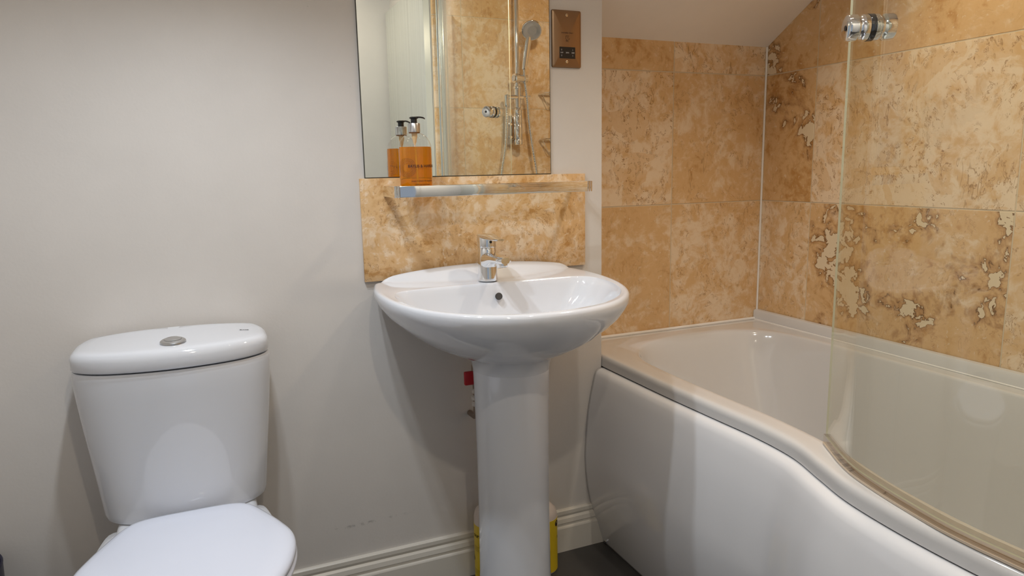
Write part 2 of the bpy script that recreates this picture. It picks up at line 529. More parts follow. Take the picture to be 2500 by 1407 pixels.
# alcove back wall, face at y = YA
tile_wall('wall_alcove', lambda u, v, o_: (u, YA + .011 - o_, v), [
    (rect(.775, 1.3854, ZB, Z0), .3, 0, .4), (rect(1.3854, XR, ZB, Z0), .3, 0, .4),
    (rect(.775, 1.3854, Z0, Z1), .50, 0.0, .35), (rect(1.3854, XR, Z0, Z1), .30, 0.0, .75),
    (rect(.775, 1.3854, Z1, Z2), .26, 0.0, 1.0), (rect(1.3854, XR, Z1, Z2), .46, 0.0, .75),
    (rect(.775, 1.3854, Z2, 1.512), .58, 0.0, .3), (rect(1.3854, XR, Z2, 1.512), .20, 0.0, 1.0)],
    ((.775, YA + .0012, 0), (XR + .1, YA + .03, CEIL)))
sl = ceil_z
tile_wall('wall_right', lambda u, v, o_: (XR + .011 - o_, u, v), [
    (rect(TY1, YA, ZB, Z0), .3, 0, .4), (rect(TY2, TY1, ZB, Z0), .3, 0, .4),
    (rect(TY1, YA, Z0, Z1), .28, 0.25, .8), (rect(TY1, YA, Z1, Z2), .70, 1.0, .3),
    ([(TY1, Z2), (YA, Z2), (YA, sl(YA)), (0.0, sl(0.0)), (TY1, sl(0.0))], .68, .9, .2),
    (rect(TY2, TY1, Z0, Z1), .56, 1.10, .5), (rect(TY2, TY1, Z1, Z2), .16, .35, 1.0), (rect(TY2, TY1, Z2, Z3), .62, .25, .2),
    (rect(TY3, TY2, Z0, Z1), .28, .1, .9), (rect(TY3, TY2, Z1, Z2), .30, .3, .9), (rect(TY3, TY2, Z2, Z3), .5, .2, .4),
    (rect(YE, TY3, Z0, Z1), .3, .1, .8), (rect(YE, TY3, Z1, Z2), .5, .3, .5), (rect(YE, TY3, Z2, Z3), .3, .2, .6),
    (rect(TY2, TY1, Z3, CEIL), .4, .2, .5), (rect(TY3, TY2, Z3, CEIL), .3, .2, .5), (rect(YE, TY3, Z3, CEIL), .4, .2, .5)],
    ((XR + .0012, YB, 0), (XR + .03, YA + .03, CEIL)))
ex = [1.004, 1.150, XR]
tl = []
for i in range(2):
    for z0, z1, tn in ((ZB, Z0, .3), (Z0, Z1, .3), (Z1, Z2, .34), (Z2, Z3, .26), (Z3, CEIL, .45)):
        tl.append((rect(ex[i], ex[i + 1], z0, z1), tn, .15, .5))
tile_wall('wall_shower', lambda u, v, o_: (u, YE - .011 + o_, v), tl, ((1.004, YE - .03, 0), (XR + .03, YE - .0012, CEIL)))

# silicone beads in the alcove corner and along the bath
b = NB()
tube(b, [(XR - .003, YA - .003, .585), (XR - .003, YA - .003, 1.507)], .0036, 10)
struct('trim_2', b, M['silicone'], smooth=True)

# skirting
b = NB()
prof = [(0, 0), (-.018, 0), (-.018, .073), (-.0165, .0765), (-.0115, .0785), (-.0115, .0835), (-.0145, .088), (-.0125, .1), (-.0075, .106), (-.0105, .1135), (-.0105, .1235), (-.007, .1268), (0, .1268)]
prism(b, prof, 'x', XL, XC - .001)
struct('baseboard_back', b, M['gloss_white'])

# ================================================================ bath
bath = thing('bathtub', 'white shower bath with a curved front standing in the tiled alcove', 'bathtub', (1.38, -.65, 0))
ZR = 0.579
N = 240
cB = Vector((1.36, -.62))
front = catmull([(1.0135, .05), (1.0135, -.15), (1.0145, -.32), (1.020, -.5), (1.024, -.62), (1.015, -.735), (.985, -.83), (.960, -.91), (.947, -1.0), (.942, -1.09), (.943, -1.18), (.95, -1.3), (.962, -1.42), (.972, -1.515)], False, 10)
outer = [Vector((1.0135, YA - .001))] + front[0:] + [Vector((.985, YE + .014)), Vector((1.05, YE + .0125)), Vector((XR - .0125, YE + .0125)), Vector((XR - .0125, YA - .001))]
inner = catmull([(1.083, -.25), (1.098, -.09), (1.165, .03), (1.28, .087), (1.42, .102), (1.56, .078), (1.655, 0), (1.688, -.16), (1.692, -.6), (1.69, -1.2), (1.655, -1.40), (1.45, -1.455), (1.16, -1.44), (1.045, -1.36), (1.012, -1.15), (1.026, -.97), (1.068, -.80), (1.085, -.62), (1.083, -.43)], True, 12)
bottom = catmull([(1.20, -.5), (1.24, -.30), (1.40, -.22), (1.56, -.30), (1.60, -.5), (1.60, -1.2), (1.54, -1.34), (1.38, -1.37), (1.20, -1.33), (1.14, -1.2), (1.17, -.95), (1.20, -.75)], True, 12)
O = star(outer, cB, N); I = star(inner, cB, N); B0 = star(bottom, cB, N)
b = NB()
rings = [z3(inset(O, cB, .004), .546), z3(O, .5465), z3(O, .563), z3(inset(O, cB, .0008), .5680), z3(inset(O, cB, .0032), .5728), z3(inset(O, cB, .0070), .5763), z3(inset(O, cB, .0120), .5784), z3(inset(O, cB, .018), ZR)]
rings += [z3(lerp2(inset(O, cB, .018), I, t), ZR - .001 * t) for t in (.25, .5, .75, .93)]
rings += [z3(I, ZR - .003), z3(lerp2(I, B0, .015), ZR - .008), z3(lerp2(I, B0, .035), ZR - .018)]
for t, z in ((.07, .54), (.12, .50), (.20, .44), (.30, .36), (.42, .28), (.56, .215), (.70, .178), (.84, .162), (1.0, .156)):
    rings.append(z3(lerp2(I, B0, t), z))
rings.append(z3(shrink(B0, Vector((1.38, -.8)), .5), .153))
loft(b, rings, False, True)
obj('tub', b, M['acrylic'], bath, angle=55)
# raised tiling flange along the right wall and the alcove end
b = NB()
prism(b, [(XR - .017, ZR - .004), (XR - .017, .607), (XR - .0135, .6115), (XR - .003, .6135), (XR - .003, ZR - .004)], 'y', YE + .013, YA - .002)
obj('upstand', b, M['acrylic'], bath)
b = NB()
tube(b, [(XC + .004, YA - .0064, ZR + .002), (XR - .018, YA - .0064, ZR + .002)], .0055, 10)
tube(b, [(XR - .019, YA - .006, ZR), (XR - .019, YE + .014, ZR)], .0022, 8)
obj('sealant', b, M['silicone'], bath)
# bowed front panel
b = NB()
pp = [(.0225, .5435), (-.002, .543), (-.011, .541), (-.019, .535), (-.024, .525), (-.030, .50), (-.038, .465), (-.046, .42), (-.052, .36), (-.0555, .31), (-.0565, .28), (-.054, .23), (-.048, .18), (-.038, .13), (-.026, .085), (-.012, .035), (-.004, .008), (-.002, .001)]
fr = [p for p in catmull([(1.0115, -.0035), (1.0125, -.15), (1.0145, -.32), (1.020, -.5), (1.024, -.62), (1.015, -.735), (.985, -.83), (.960, -.91), (.947, -1.0), (.942, -1.09), (.943, -1.18), (.95, -1.3), (.962, -1.42), (.985, -1.52)], False, 10)]
cols = []
for i, p in enumerate(fr):
    d = (fr[min(i + 1, len(fr) - 1)] - fr[max(i - 1, 0)]).normalized()
    nrm = Vector((d.y, -d.x))      # towards the room
    if nrm.x > 0: nrm = -nrm
    k = min(1.0, .0 + 1.0)
    cols.append([Vector((p.x - nrm.x * q[0] * k, p.y - nrm.y * q[0] * k, q[1])) for q in pp])
for c_ in cols[:1]:
    for v in c_: v.y = -.0025
loft(b, cols, False, False, closed=False)
for f in b.faces: f.smooth = True
po = obj('front_panel', b, M['panel'], bath, angle=70)
po['label'] = 'bowed glossy front panel'
sm = po.modifiers.new('thickness', 'SOLIDIFY'); sm.thickness = .003; sm.offset = -1
b = NB(); lathe(b, (1.0030, -.047, .0185), (-1, -.05, -.25), [(-.002, .005), (.004, .005), (.0055, .0035), (.0055, .0018), (.003, .0016), (.003, 0)], 16)
obj('screw', b, M['chrome'], po)

# ================================================================ bath screen
scr = thing('bath_screen', 'curved clear glass shower screen standing on the bath rim', 'shower screen', (.98, -1.0, ZR))
gc = catmull([(1.064, -.772), (1.040, -.812), (1.016, -.853), (.994, -.901), (.976, -.968), (.963, -1.034), (.955, -1.087), (.953, -1.133), (.954, -1.172), (.957, -1.22), (.972, -1.3), (1.000, -1.42), (1.036, -1.51)], False, 8)
def offs(c, d):
    out = []
    for i, p in enumerate(c):
        t = (c[min(i + 1, len(c) - 1)] - c[max(i - 1, 0)]).normalized()
        out.append(p + Vector((t.y, -t.x)) * d)
    return out
def strip(bm, c, d0, d1, z0, z1):
    A, Bq = offs(c, d0), offs(c, d1)
    rings = [[Vector((a.x, a.y, z0)), Vector((q.x, q.y, z0)), Vector((q.x, q.y, z1)), Vector((a.x, a.y, z1))] for a, q in zip(A, Bq)]
    V = [[bm.verts.new(p) for p in r] for r in rings]
    for r0, r1 in zip(V, V[1:]):
        for k in range(4): bm.faces.new((r0[k], r0[(k + 1) % 4], r1[(k + 1) % 4], r1[k]))
    bm.faces.new(V[0]); bm.faces.new(V[-1][::-1])
b = NB(); strip(b, gc, -.002, .002, .594, 2.0)
go = obj('glass', b, M['glass'], scr)
go.data.materials.append(M['glass_edge'])
for pl in go.data.polygons:
    if abs(pl.normal.z) > .5: pl.material_index = 1
nf = len(go.data.polygons)
go.data.polygons[nf - 2].material_index = 1; go.data.polygons[nf - 1].material_index = 1
b = NB(); strip(b, gc, -.006, .006, .584, .600); obj('bottom_seal', b, M['seal_clear'], scr)
b = NB(); strip(b, gc, -.007, .007, .580, .5840); o = obj('seal_lip', b, M['tan_seal'], scr); o['label'] = 'yellowed rubber lip'
b = NB(); tube(b, [(1.044, -1.5135, .586), (1.044, -1.5135, 2.0)], .026, 28); 
wp = obj('wall_profile', b, M['profile'], scr)
KP = Vector((1.021, -.848, 1.338)); KN = Vector((-.888, .459, 0))
for s, nm in ((1, 'knob'), (-1, 'knob')):
    b = NB()
    lathe(b, KP + KN * s * .003, KN * s, [(0, .0205), (.0015, .0212), (.009, .0212), (.0105, .0195), (.0125, .0180), (.016, .0178), (.018, .0195), (.0195, .0212), (.031, .0212), (.0335, .0205), (.0345, .019), (.0345, 0)], 40)
    k_ = obj(nm, b, M['chrome'], scr)
    if s > 0:
        b = NB(); lathe(b, KP + KN * .0378, KN, [(0, .0045), (.0008, .0045), (.0008, 0)], 16); obj('screw_cap', b, M['black'], k_)
b = NB(); lathe(b, KP - KN * .0045, KN, [(0, .0216), (.009, .0216)], 40); obj('gasket', b, M['black'], scr)

# ================================================================ washbasin
bas = thing('washbasin', 'white ceramic washbasin on a full pedestal under the mirror', 'washbasin', (.635, -.2, 0))
cS = Vector((.634, -.215))
NS = 288
half = [(0, -.492), (.075, -.486), (.150, -.460), (.215, -.411), (.262, -.345), (.291, -.265), (.302, -.18), (.299, -.105), (.288, -.05), (.280, -.022)]
L = [Vector((.628 - x * .976, y)) for x, y in half[::-1]] + [Vector((.628 + x * .976, y)) for x, y in half[1:]]
OB = catmull(L, False, 8) + [Vector((.628 + .264, -.0195)), Vector((.628 - .264, -.0195))]
ibh = [(0, -.468), (.07, -.462), (.14, -.437), (.20, -.391), (.243, -.328), (.264, -.255), (.262, -.185), (.236, -.148), (.17, -.137), (.08, -.134), (0, -.133)]
ibowl = catmull([(.628 + x, y) for x, y in ibh] + [(.628 - x, y) for x, y in ibh[-2:0:-1]], True, 10)
pedp = [Vector((.634 + .092 * math.cos(2 * PI * k / 120), -.215 + (.100 if math.sin(2 * PI * k / 120) < 0 else .088) * math.sin(2 * PI * k / 120))) for k in range(120)]
OB = star(OB, cS, NS); IB = star(ibowl, cS, NS); PB = star(pedp, cS, NS)
drain = star(catmull([(.634, -.30), (.69, -.28), (.71, -.25), (.69, -.225), (.634, -.215), (.578, -.225), (.558, -.25), (.578, -.28)], True, 8), cS, NS)
ZS = .842
def tilt(A): return [Vector((p.x, p.y, p.z + .035 * (p.y + .25) * max(0.0, min(1.0, (p.z - .70) / .12)))) for p in A]
def raise_(x, y):
    q = ((x - .634) / .29)
    k = max(0.0, 1 - q * q)
    yc = -.088 * k - .004
    if y < yc or k <= 0: return 0.0
    t = (y - yc) / max(1e-5, (-.0195 - yc))
    return (.010 + .024 * k) * min(1, t) * min(1.0, k * 3)
def zr(A, z, wt=1.0): return [Vector((a.x, a.y, z + raise_(a.x, a.y) * wt)) for a in A]
b = NB()
rings = []
for t, z in ((1.0, .650), (.97, .679), (.86, .689), (.70, .703), (.52, .721), (.36, .742), (.22, .765), (.11, .786), (.04, .806), (.0, .822)):
    rings.append(z3(lerp2(OB, PB, t), z))
rings += [zr(OB, ZS - .009), zr(inset(OB, cS, .0012), ZS - .004), zr(inset(OB, cS, .005), ZS - .0008), zr(inset(OB, cS, .010), ZS)]
for t in (.12, .22, .32, .42, .52, .62, .72, .82, .9, .96): rings.append(zr(lerp2(inset(OB, cS, .010), IB, t), ZS - .002 * t))
rings += [z3(IB, ZS - .004), z3(lerp2(IB, drain, .02), ZS - .009), z3(lerp2(IB, drain, .05), ZS - .02)]
for t, z in ((.10, .800), (.17, .778), (.27, .750), (.42, .723), (.62, .706), (.82, .698), (1.0, .694)): rings.append(z3(lerp2(IB, drain, t), z))
loft(b, [tilt(r_) for r_ in rings], True, True)
# no body behind the wall face
bo = obj('basin', b, M['ceramic'], bas, angle=60)
b = NB(); lathe(b, (.634, -.152, .813), (0, -1, .45), [(-.006, .0088), (-.001, .0088), (-.001, 0)], 24); obj('overflow_hole', b, M['dark'], bas)
b = NB(); lathe(b, (.634, -.255, .695), (0, 0, 1), [(0, .031), (.003, .031), (.004, .027), (.002, .02), (.002, 0)], 28); obj('waste', b, M['chrome'], bas)
b = NB()
cP = Vector((.634, -.215))
PP = star(pedp, cP, 120)
loft(b, [z3(PP, .652), z3(shrink(PP, cP, .985), .60), z3(shrink(PP, cP, .96), .45), z3(shrink(PP, cP, .955), .30), z3(shrink(PP, cP, .97), .12), z3(shrink(PP, cP, 1.03), .03), z3(shrink(PP, cP, 1.05), .001)])
# pedestal front line carried to its rear legs
o = obj('pedestal', b, M['ceramic'], bas, angle=60)

# ---------------------------------------------------------------- basin mixer
TX, TY, TZ = .6225, -.108, .8480
tap = thing('basin_tap', 'chrome single lever mixer tap on the washbasin', 'tap', (TX, TY, TZ))
b = NB()
lathe(b, (TX, TY, TZ - .001), (0, .03, 1), [(0, .0225), (.002, .0230), (.006, .0228), (.03, .0222), (.06, .0214), (.078, .0213), (.079, .0205), (.080, .0205)], 40)
obj('body', b, M['chrome'], tap)
SD = Vector((.05, -.998, 0)).normalized()    # the spout points into the bowl
b = NB()
sp0 = Vector((TX, TY, TZ + .046)); side = Vector((-SD.y, SD.x, 0))
rings = []
for d, zc, hw, hh in ((.008, 0, .0205, .020), (.022, .003, .0195, .0165), (.036, .006, .0185, .0125), (.052, .0080, .0182, .0095), (.078, .0085, .0182, .0085), (.090, .0085, .0165, .008), (.096, .0085, .010, .0068)):
    c_ = sp0 + SD * d + Vector((0, 0, zc))
    rings.append([c_ + side * hw * math.copysign(abs(math.cos(a)) ** .7, math.cos(a)) + Vector((0, 0, hh * math.copysign(abs(math.sin(a)) ** .7, math.sin(a)))) for a in [2 * PI * k / 28 for k in range(28)]])
loft(b, rings)
so = obj('spout', b, M['chrome'], tap)
b = NB(); lathe(b, sp0 + SD * .076 + Vector((0, 0, .006)), (SD * .25 + Vector((0, 0, -1))), [(0, .0125), (.013, .0125), (.0145, .0115), (.0145, .0095), (.011, .0092)], 28)
ao = obj('aerator', b, M['chrome'], so)
b = NB(); lathe(b, sp0 + SD * .076 + Vector((0, 0, .006)) + (SD * .25 + Vector((0, 0, -1))).normalized() * .0115, (SD * .25 + Vector((0, 0, -1))), [(0, .0092), (.0005, .0092), (.0005, 0)], 24); obj('outlet', b, M['dark'], ao)
b = NB()
lathe(b, (TX, TY + .0024, TZ + .0765), (0, .03, 1), [(0, .0218), (.002, .0222), (.022, .0218), (.0265, .0205), (.0275, .018)], 40)
# lever blade running forward from the cap
ring = []
for d, hw, zz, th in ((-.016, .0185, .0285, .004), (.0, .0215, .0285, .005), (.016, .0195, .0275, .006), (.03, .0150, .0255, .0055), (.05, .0135, .0240, .0038), (.070, .0120, .0230, .0028), (.075, .008, .0228, .0022)):
    c_ = Vector((TX, TY + .002, TZ + .0765 + zz)) + SD * d
    ring.append([c_ + side * hw * math.copysign(abs(math.cos(a)) ** .6, math.cos(a)) + Vector((0, 0, th * math.copysign(abs(math.sin(a)) ** .8, math.sin(a)) - th * .5)) for a in [2 * PI * k / 20 for k in range(20)]])
loft(b, ring)
lo = obj('lever', b, M['chrome'], tap)
b = NB(); lathe(b, Vector((TX, TY + .002, TZ + .0895)) + SD * .0215, SD, [(-.002, .003), (.0009, .003), (.0009, 0)], 16); obj('indicator', b, M['black'], lo)

tap.scale = (1.08, 1.08, 1.08)

# ================================================================ splashback, mirror
spb = NB(); box(spb, (.3349, -.0100, .8512), (.9542, -.0002, 1.1046), .0012, 2)
o = obj('splashback', spb, M['slab']); tag(o, 'beige mottled stone slab between the mirror and the washbasin', 'splashback')

mir = thing('wall_mirror', 'frameless rectangular mirror on the painted wall above the shelf', 'mirror', (.6, 0, 1.105))
b = NB(); box(b, (.3484, -.0060, 1.1052), (.8517, -.0004, 1.606)); obj('backing', b, M['dark_edge'], mir, smooth=False)
b = NB(); box(b, (.3500, -.0064, 1.1070), (.8501, -.0059, 1.604)); obj('mirror_glass', b, M['mirror'], mir, smooth=False)

# ================================================================ chrome shelf
SX0, SX1, SYF = .392, .914, -.120
shf = thing('bathroom_shelf', 'narrow glass shelf with a chrome rail below the mirror', 'shelf', (.653, -.01, 1.06))
b = NB()
SZ0, SZ1 = 1.0595, 1.0863
box(b, (SX0 + .013, SYF, SZ0), (SX1 - .013, SYF + .006, SZ1), .0013, 2)
obj('front_rail', b, M['chrome'], shf)
for x0, x1, cx in ((SX0, SX0 + .006, SX0 + .0064), (SX1 - .006, SX1, SX1 - .0124)):
    b = NB(); box(b, (x0, SYF, SZ0), (x1, -.0102, SZ1), .0006, 1)
    a_ = obj('side_arm', b, M['chrome'], shf)
    b = NB(); box(b, (cx, SYF - .0003, SZ0 - .0003), (cx + .006, SYF + .006, SZ1 + .0003), .0006, 1); obj('corner_joint', b, M['chrome'], a_)
b = NB(); box(b, (SX0 + .0065, SYF + .0065, 1.0665), (SX1 - .0065, -.0105, 1.0725), .0005, 1); obj('glass_plate', b, M['shelf_glass'], shf)

# ================================================================ soap bottle
BX, BY, BZ = .4595, -.068, 1.0728
BA, BBd = .0395, .0265
btl = thing('soap_bottle', 'amber hand wash bottle with a black pump on the shelf', 'soap bottle', (BX, BY, BZ))
rotB = math.radians(-8)
def ell(a, b_, z, n=48):
    out = []
    for k in range(n):
        t = 2 * PI * k / n
        x = a * math.copysign(abs(math.cos(t)) ** .85, math.cos(t)); y = b_ * math.copysign(abs(math.sin(t)) ** .85, math.sin(t))
        out.append(Vector((BX + x * math.cos(rotB) - y * math.sin(rotB), BY + x * math.sin(rotB) + y * math.cos(rotB), BZ + z)))
    return out
shape = [(.0, .0365, .0235), (.002, .0388, .0258), (.005, .0395, .0265), (.098, .0395, .0265), (.108, .0382, .0257), (.117, .0350, .0240), (.125, .0300, .0215), (.131, .0240, .0185), (.1345, .0180, .0155), (.1362, .0140, .0135), (.139, .0135, .0135)]
b = NB(); loft(b, [ell(a, c_, z) for z, a, c_ in shape], True, True); obj('bottle', b, M['pet'], btl)
lv = .104
b = NB(); loft(b, [ell(a - .0011, c_ - .0011, z + .0011) for z, a, c_ in shape if z < .1] + [ell(.0377, .0249, lv)], True, True); obj('liquid', b, M['soap'], btl)
b = NB(); lathe(b, (BX, BY, BZ + .1385), (0, 0, 1), [(0, .0135), (0, .0142), (.0195, .0142), (.0205, .0135), (.0205, 0)], 36); pc = obj('pump_collar', b, M['satin'], btl)
b = NB(); lathe(b, (BX, BY, BZ + .1362), (0, 0, 1), [(0, .0130), (.003, .0130)], 32); obj('neck_ring', b, M['brown_ink'], btl)
b = NB()
lathe(b, (BX, BY, BZ + .159), (0, 0, 1), [(0, .0075), (.010, .0073), (.0115, .0105), (.0135, .0108), (.0150, .009), (.0155, 0)], 28)
hd = Vector((.96, -.28, 0)).normalized(); hs = Vector((-hd.y, hd.x, 0))
rg = []
for d, zz, hw, hh in ((-.002, .1725, .008, .0018), (.008, .1732, .0066, .0019), (.016, .173, .0052, .0019), (.022, .1718, .0044, .0019), (.0255, .1700, .0040, .0018), (.0265, .1690, .0036, .0012)):
    c_ = Vector((BX, BY, BZ + zz)) + hd * d
    rg.append([c_ + hs * hw * math.cos(2 * PI * k / 16) + Vector((0, 0, hh * math.sin(2 * PI * k / 16))) for k in range(16)])
loft(b, rg)
obj('pump_head', b, M['black'], btl)
b = NB(); lathe(b, (BX, BY, BZ + .139), (0, 0, -1), [(0, .0068), (.012, .0066), (.019, .0045), (.024, .0040), (.028, .0022), (.03, .0022)], 20); obj('pump_chamber', b, mat('chamber_plastic', (.75, .55, .30), .3), btl)
b = NB(); tube(b, [(BX, BY, BZ + .110), (BX + .004, BY + .002, BZ + .006)], .0018, 10); obj('dip_tube', b, M['cloudy'], btl)
_arc = [(0.0, PI / 2)]
for _k in range(1, 900):
    _t = PI / 2 - PI * _k / 900 * .995
    def _pt(t): return Vector((BA * math.copysign(abs(math.cos(t)) ** .85, math.cos(t)), -BBd * math.copysign(abs(math.sin(t)) ** .85, math.sin(t))))
    _arc.append((_arc[-1][0] + (_pt(_t) - _pt(_arc[-1][1])).length, _t))
def arc_t(sarc):
    q = abs(sarc); lo, hi = 0, len(_arc) - 1
    while lo < hi:
        mid = (lo + hi) // 2
        if _arc[mid][0] < q: lo = mid + 1
        else: hi = mid
    t = _arc[lo][1]
    return t if sarc >= 0 else PI - t
def on_bottle(me, cx, cz, off=.0006):
    """wrap flat lettering (x right, y up) round the oval bottle"""
    for v in me.vertices:
        p = _pt(arc_t(cx + v.co.x))
        n = Vector((p.x / BA ** 2, p.y / BBd ** 2)).normalized()
        p = p + n * (off + v.co.z * .3)
        v.co = Vector((BX + p.x * math.cos(rotB) - p.y * math.sin(rotB), BY + p.x * math.sin(rotB) + p.y * math.cos(rotB), BZ + cz + v.co.y))
    return me
for s, sz, cx, cz, bold, m_ in (('BAYLIS & HARDING', .0088, -.0215, .0585, .00016, 'ink'), ('E  N  G  L  A  N  D', .0030, .0040, .0520, .0, 'brown_ink'),
                                ('sweet mandarin & grapefruit', .0046, -.0145, .0240, .00006, 'ink'), ('cleansing hand wash', .0046, -.0065, .0155, .00006, 'ink'),
                                ('e  500 ml', .0040, -.0010, .0045, .00004, 'ink')):
    me = text_mesh(s, sz, .0001, 'LEFT', bold)
    link('label_text', on_bottle(me, cx, cz), M[m_], btl)
def dashes(rows, x0, x1, dz, seed):
    """print too small to read: rows of short dashes"""
    b = NB(); r_ = random.Random(seed)
    for k in range(rows):
        x = x0
        while x < x1:
            w_ = r_.uniform(.0010, .0035)
            b.faces.new([b.verts.new((x + q * w_, -k * dz + t, 0)) for q, t in ((0, -.0004), (1, -.0004), (1, .0004), (0, .0004))])
            x += w_ + .0009
    me = bpy.data.meshes.new('small_print'); b.to_mesh(me); b.free()
    return me
link('small_print', on_bottle(dashes(1, 0, .033, .002, 1), -.0065, .0108), M['brown_ink'], btl)
# round emblem of dashes printed on the bottle
b = NB()
rr = random.Random(3)
for ri in range(5):
    R_ = .0105 + ri * .0028
    n = int(17 + ri * 5)
    for k in range(n):
        a = 2 * PI * (k + .5 * (ri % 2)) / n
        c_ = Vector((R_ * math.cos(a), R_ * math.sin(a), 0)); d = Vector((-math.sin(a), math.cos(a), 0)) * .0013; e = Vector((math.cos(a), math.sin(a), 0)) * .00055
        vs = [b.verts.new(c_ + d * s1 + e * s2) for s1, s2 in ((-1, -1), (1, -1), (1, 1), (-1, 1))]
        b.faces.new(vs)
me = bpy.data.meshes.new('emblem'); b.to_mesh(me); b.free()
link('emblem', on_bottle(me, -.0240, .0555), M['brown_ink'], btl)

# ================================================================ shaver socket
PX0, PX1, PZ0, PZ1 = .859, .9452, 1.3839, 1.5299
skt = thing('shaver_socket', 'bronze metal shaver socket plate on the wall right of the mirror', 'shaver socket', (.902, 0, 1.384))
b = NB()
pc_ = [(PX0, PZ0), (PX1, PZ0), (PX1, PZ1), (PX0, PZ1)]
def rr_(x0, x1, z0, z1, r, n=6):
    out = []
    for cx, cz, a0 in ((x1 - r, z1 - r, 0), (x0 + r, z1 - r, 90), (x0 + r, z0 + r, 180), (x1 - r, z0 + r, 270)):
        for k in range(n + 1):
            a = math.radians(a0 + 90 * k / n); out.append((cx + r * math.cos(a), cz + r * math.sin(a)))
    return out
rings = []
for y, i in ((-.0003, 0), (-.0035, 0), (-.0055, .0007), (-.0068, .0045), (-.0072, .0055)):
    rings.append([Vector((x, y, z)) for x, z in rr_(PX0 + i, PX1 - i, PZ0 + i, PZ1 - i, max(.0015, .004 - i * .3))])
loft(b, rings)
obj('face_plate', b, M['brass'], skt, angle=30)
for z in (1.3985, 1.5165):
    b = NB(); lathe(b, (.9015, -.0072, z), (0, -1, 0), [(0, .0036), (.0009, .0036), (.0014, .002), (.0014, 0)], 20)
    s_ = obj('screw', b, M['screw'], skt)
    b = NB(); box(b, (.8985, -.0091, z - .0004), (.9045, -.0085, z + .0004)); obj('slot', b, M['dark'], s_, smooth=False)
b = NB(); box(b, (.8795, -.0080, 1.4070), (.9265, -.0070, 1.4365), .0003, 1); so_ = obj('outlet_panel', b, M['black'], skt)
for x, z, w_, h_ in ((.8855, 1.4290, .0032, .0045), (.8855, 1.4145, .0032, .0045), (.9185, 1.4290, .0018, .0042), (.9185, 1.4145, .0018, .0042)):
    b = NB(); box(b, (x - w_ / 2, -.0083, z - h_ / 2), (x + w_ / 2, -.0078, z + h_ / 2)); obj('pin_slot', b, M['grey_ink'], so_, smooth=False)
def wall_text(s, size, x, y, z, m_, parent, bold=0.0):
    me = text_mesh(s, size, .0001, 'CENTER', bold)
    me.transform(Matrix.Translation((x, y, z)) @ Matrix.Rotation(PI / 2, 4, 'X'))
    return link('lettering', me, m_, parent)
wall_text('SHAVERS ONLY', .0050, .9030, -.00735, 1.4720, M['ink'], skt, .00008)
for s, x in (('115V', .8858), ('20VA', .9028), ('230V', .9195)):
    wall_text(s, .0042, x, -.0082, 1.4217, M['pale_ink'], so_, .00005)
# the little shaving-face symbol
b = NB()
def stroke(pts, w_=.0005):
    for p, q in zip(pts, pts[1:]):
        p, q = Vector(p), Vector(q); d = (q - p).normalized(); n = Vector((-d.y, d.x)) * w_
        b.faces.new([b.verts.new((.9035 + v.x, -.0074, 1.4585 + v.y)) for v in (p + n, q + n, q - n, p - n)])
stroke([(-.005, .006), (.005, .006)]); stroke([(-.005, .006), (-.005, -.001), (-.003, -.004), (.001, -.005), (.005, -.003), (.006, .001)])
stroke([(.001, .004), (.001, .000), (.003, 0)]); stroke([(-.0025, .003), (-.0015, .003)]); stroke([(.004, .003), (.003, .003)])
stroke([(-.005, -.005), (-.004, -.0075), (.002, -.0085), (.004, -.0085)]); stroke([(-.003, -.0045), (-.002, -.006), (.0, -.006)])
me = bpy.data.meshes.new('symbol'); b.to_mesh(me); b.free(); link('symbol', me, M['ink'], skt)

# ================================================================ toilet
TXc = -.098
wc = thing('toilet', 'white close coupled toilet with its lid down against the painted wall', 'toilet', (TXc, -.35, 0))
def plan(hw_b, hw, yf, yb=-.010, yw=-.095):
    """half plan of the cistern: narrow back, wide sides, bowed front"""
    h = [(0, yf), (hw * .35, yf + .006), (hw * .66, yf + .022), (hw * .88, yf + .048), (hw * .985, yf + .080), (hw, yw + .02), (hw * .985, yw + .05), (hw_b, yb - .006), (hw_b * .93, yb)]
    Lh = [Vector((TXc - x, y)) for x, y in h[::-1]] + [Vector((TXc + x, y)) for x, y in h[1:]]
    return catmull(Lh, False, 8)
cC = Vector((TXc, -.10))
NC = 160
top = star(plan(.174, .1925, -.208), cC, NC)
b = NB()
rings = []
for z, s, dy in ((.406, .70, 0), (.406, .818, 0), (.410, .838, 0), (.422, .852, 0), (.48, .880, 0), (.54, .912, 0), (.61, .950, 0), (.68, .982, 0), (.72, .996, 0), (.730, .993, 0), (.7345, .980, 0), (.7345, .9, 0)):
    r_ = []
    for a in top:
        q = Vector((TXc + (a.x - TXc) * s, -.010 + (a.y + .010) * (1 - (1 - s) * .55)))
        r_.append(Vector((q.x, q.y, z)))
    rings.append(r_)
loft(b, rings)
obj('cistern', b, M['ceramic'], wc, angle=60)
lidp = star(plan(.177, .1905, -.212), cC, NC)
def zl(A, base, w_=1.0):
    out = []
    for a in A:
        q = (a.x - TXc) / .195
        t = max(0.0, min(1.0, (a.y + .214) / .204))
        out.append(Vector((a.x, a.y, base + w_ * (.013 * max(0, 1 - q * q) * t ** .9 + .002 * max(0, 1 - q * q)))))
    return out
b = NB()
rings = [z3(inset(lidp, cC, .02), .7375), z3(inset(lidp, cC, .006), .7375), z3(inset(lidp, cC, .0015), .739), z3(lidp, .742), z3(lidp, .760), zl(inset(lidp, cC, .0015), .7655, .35), zl(inset(lidp, cC, .005), .770, .8), zl(inset(lidp, cC, .010), .7728), zl(inset(lidp, cC, .018), .7745)]
for s in (.8, .65, .5, .35, .2, .08): rings.append(zl(shrink(lidp, cC, s), .775))
loft(b, rings)
obj('cistern_lid', b, M['ceramic'], wc, angle=60)
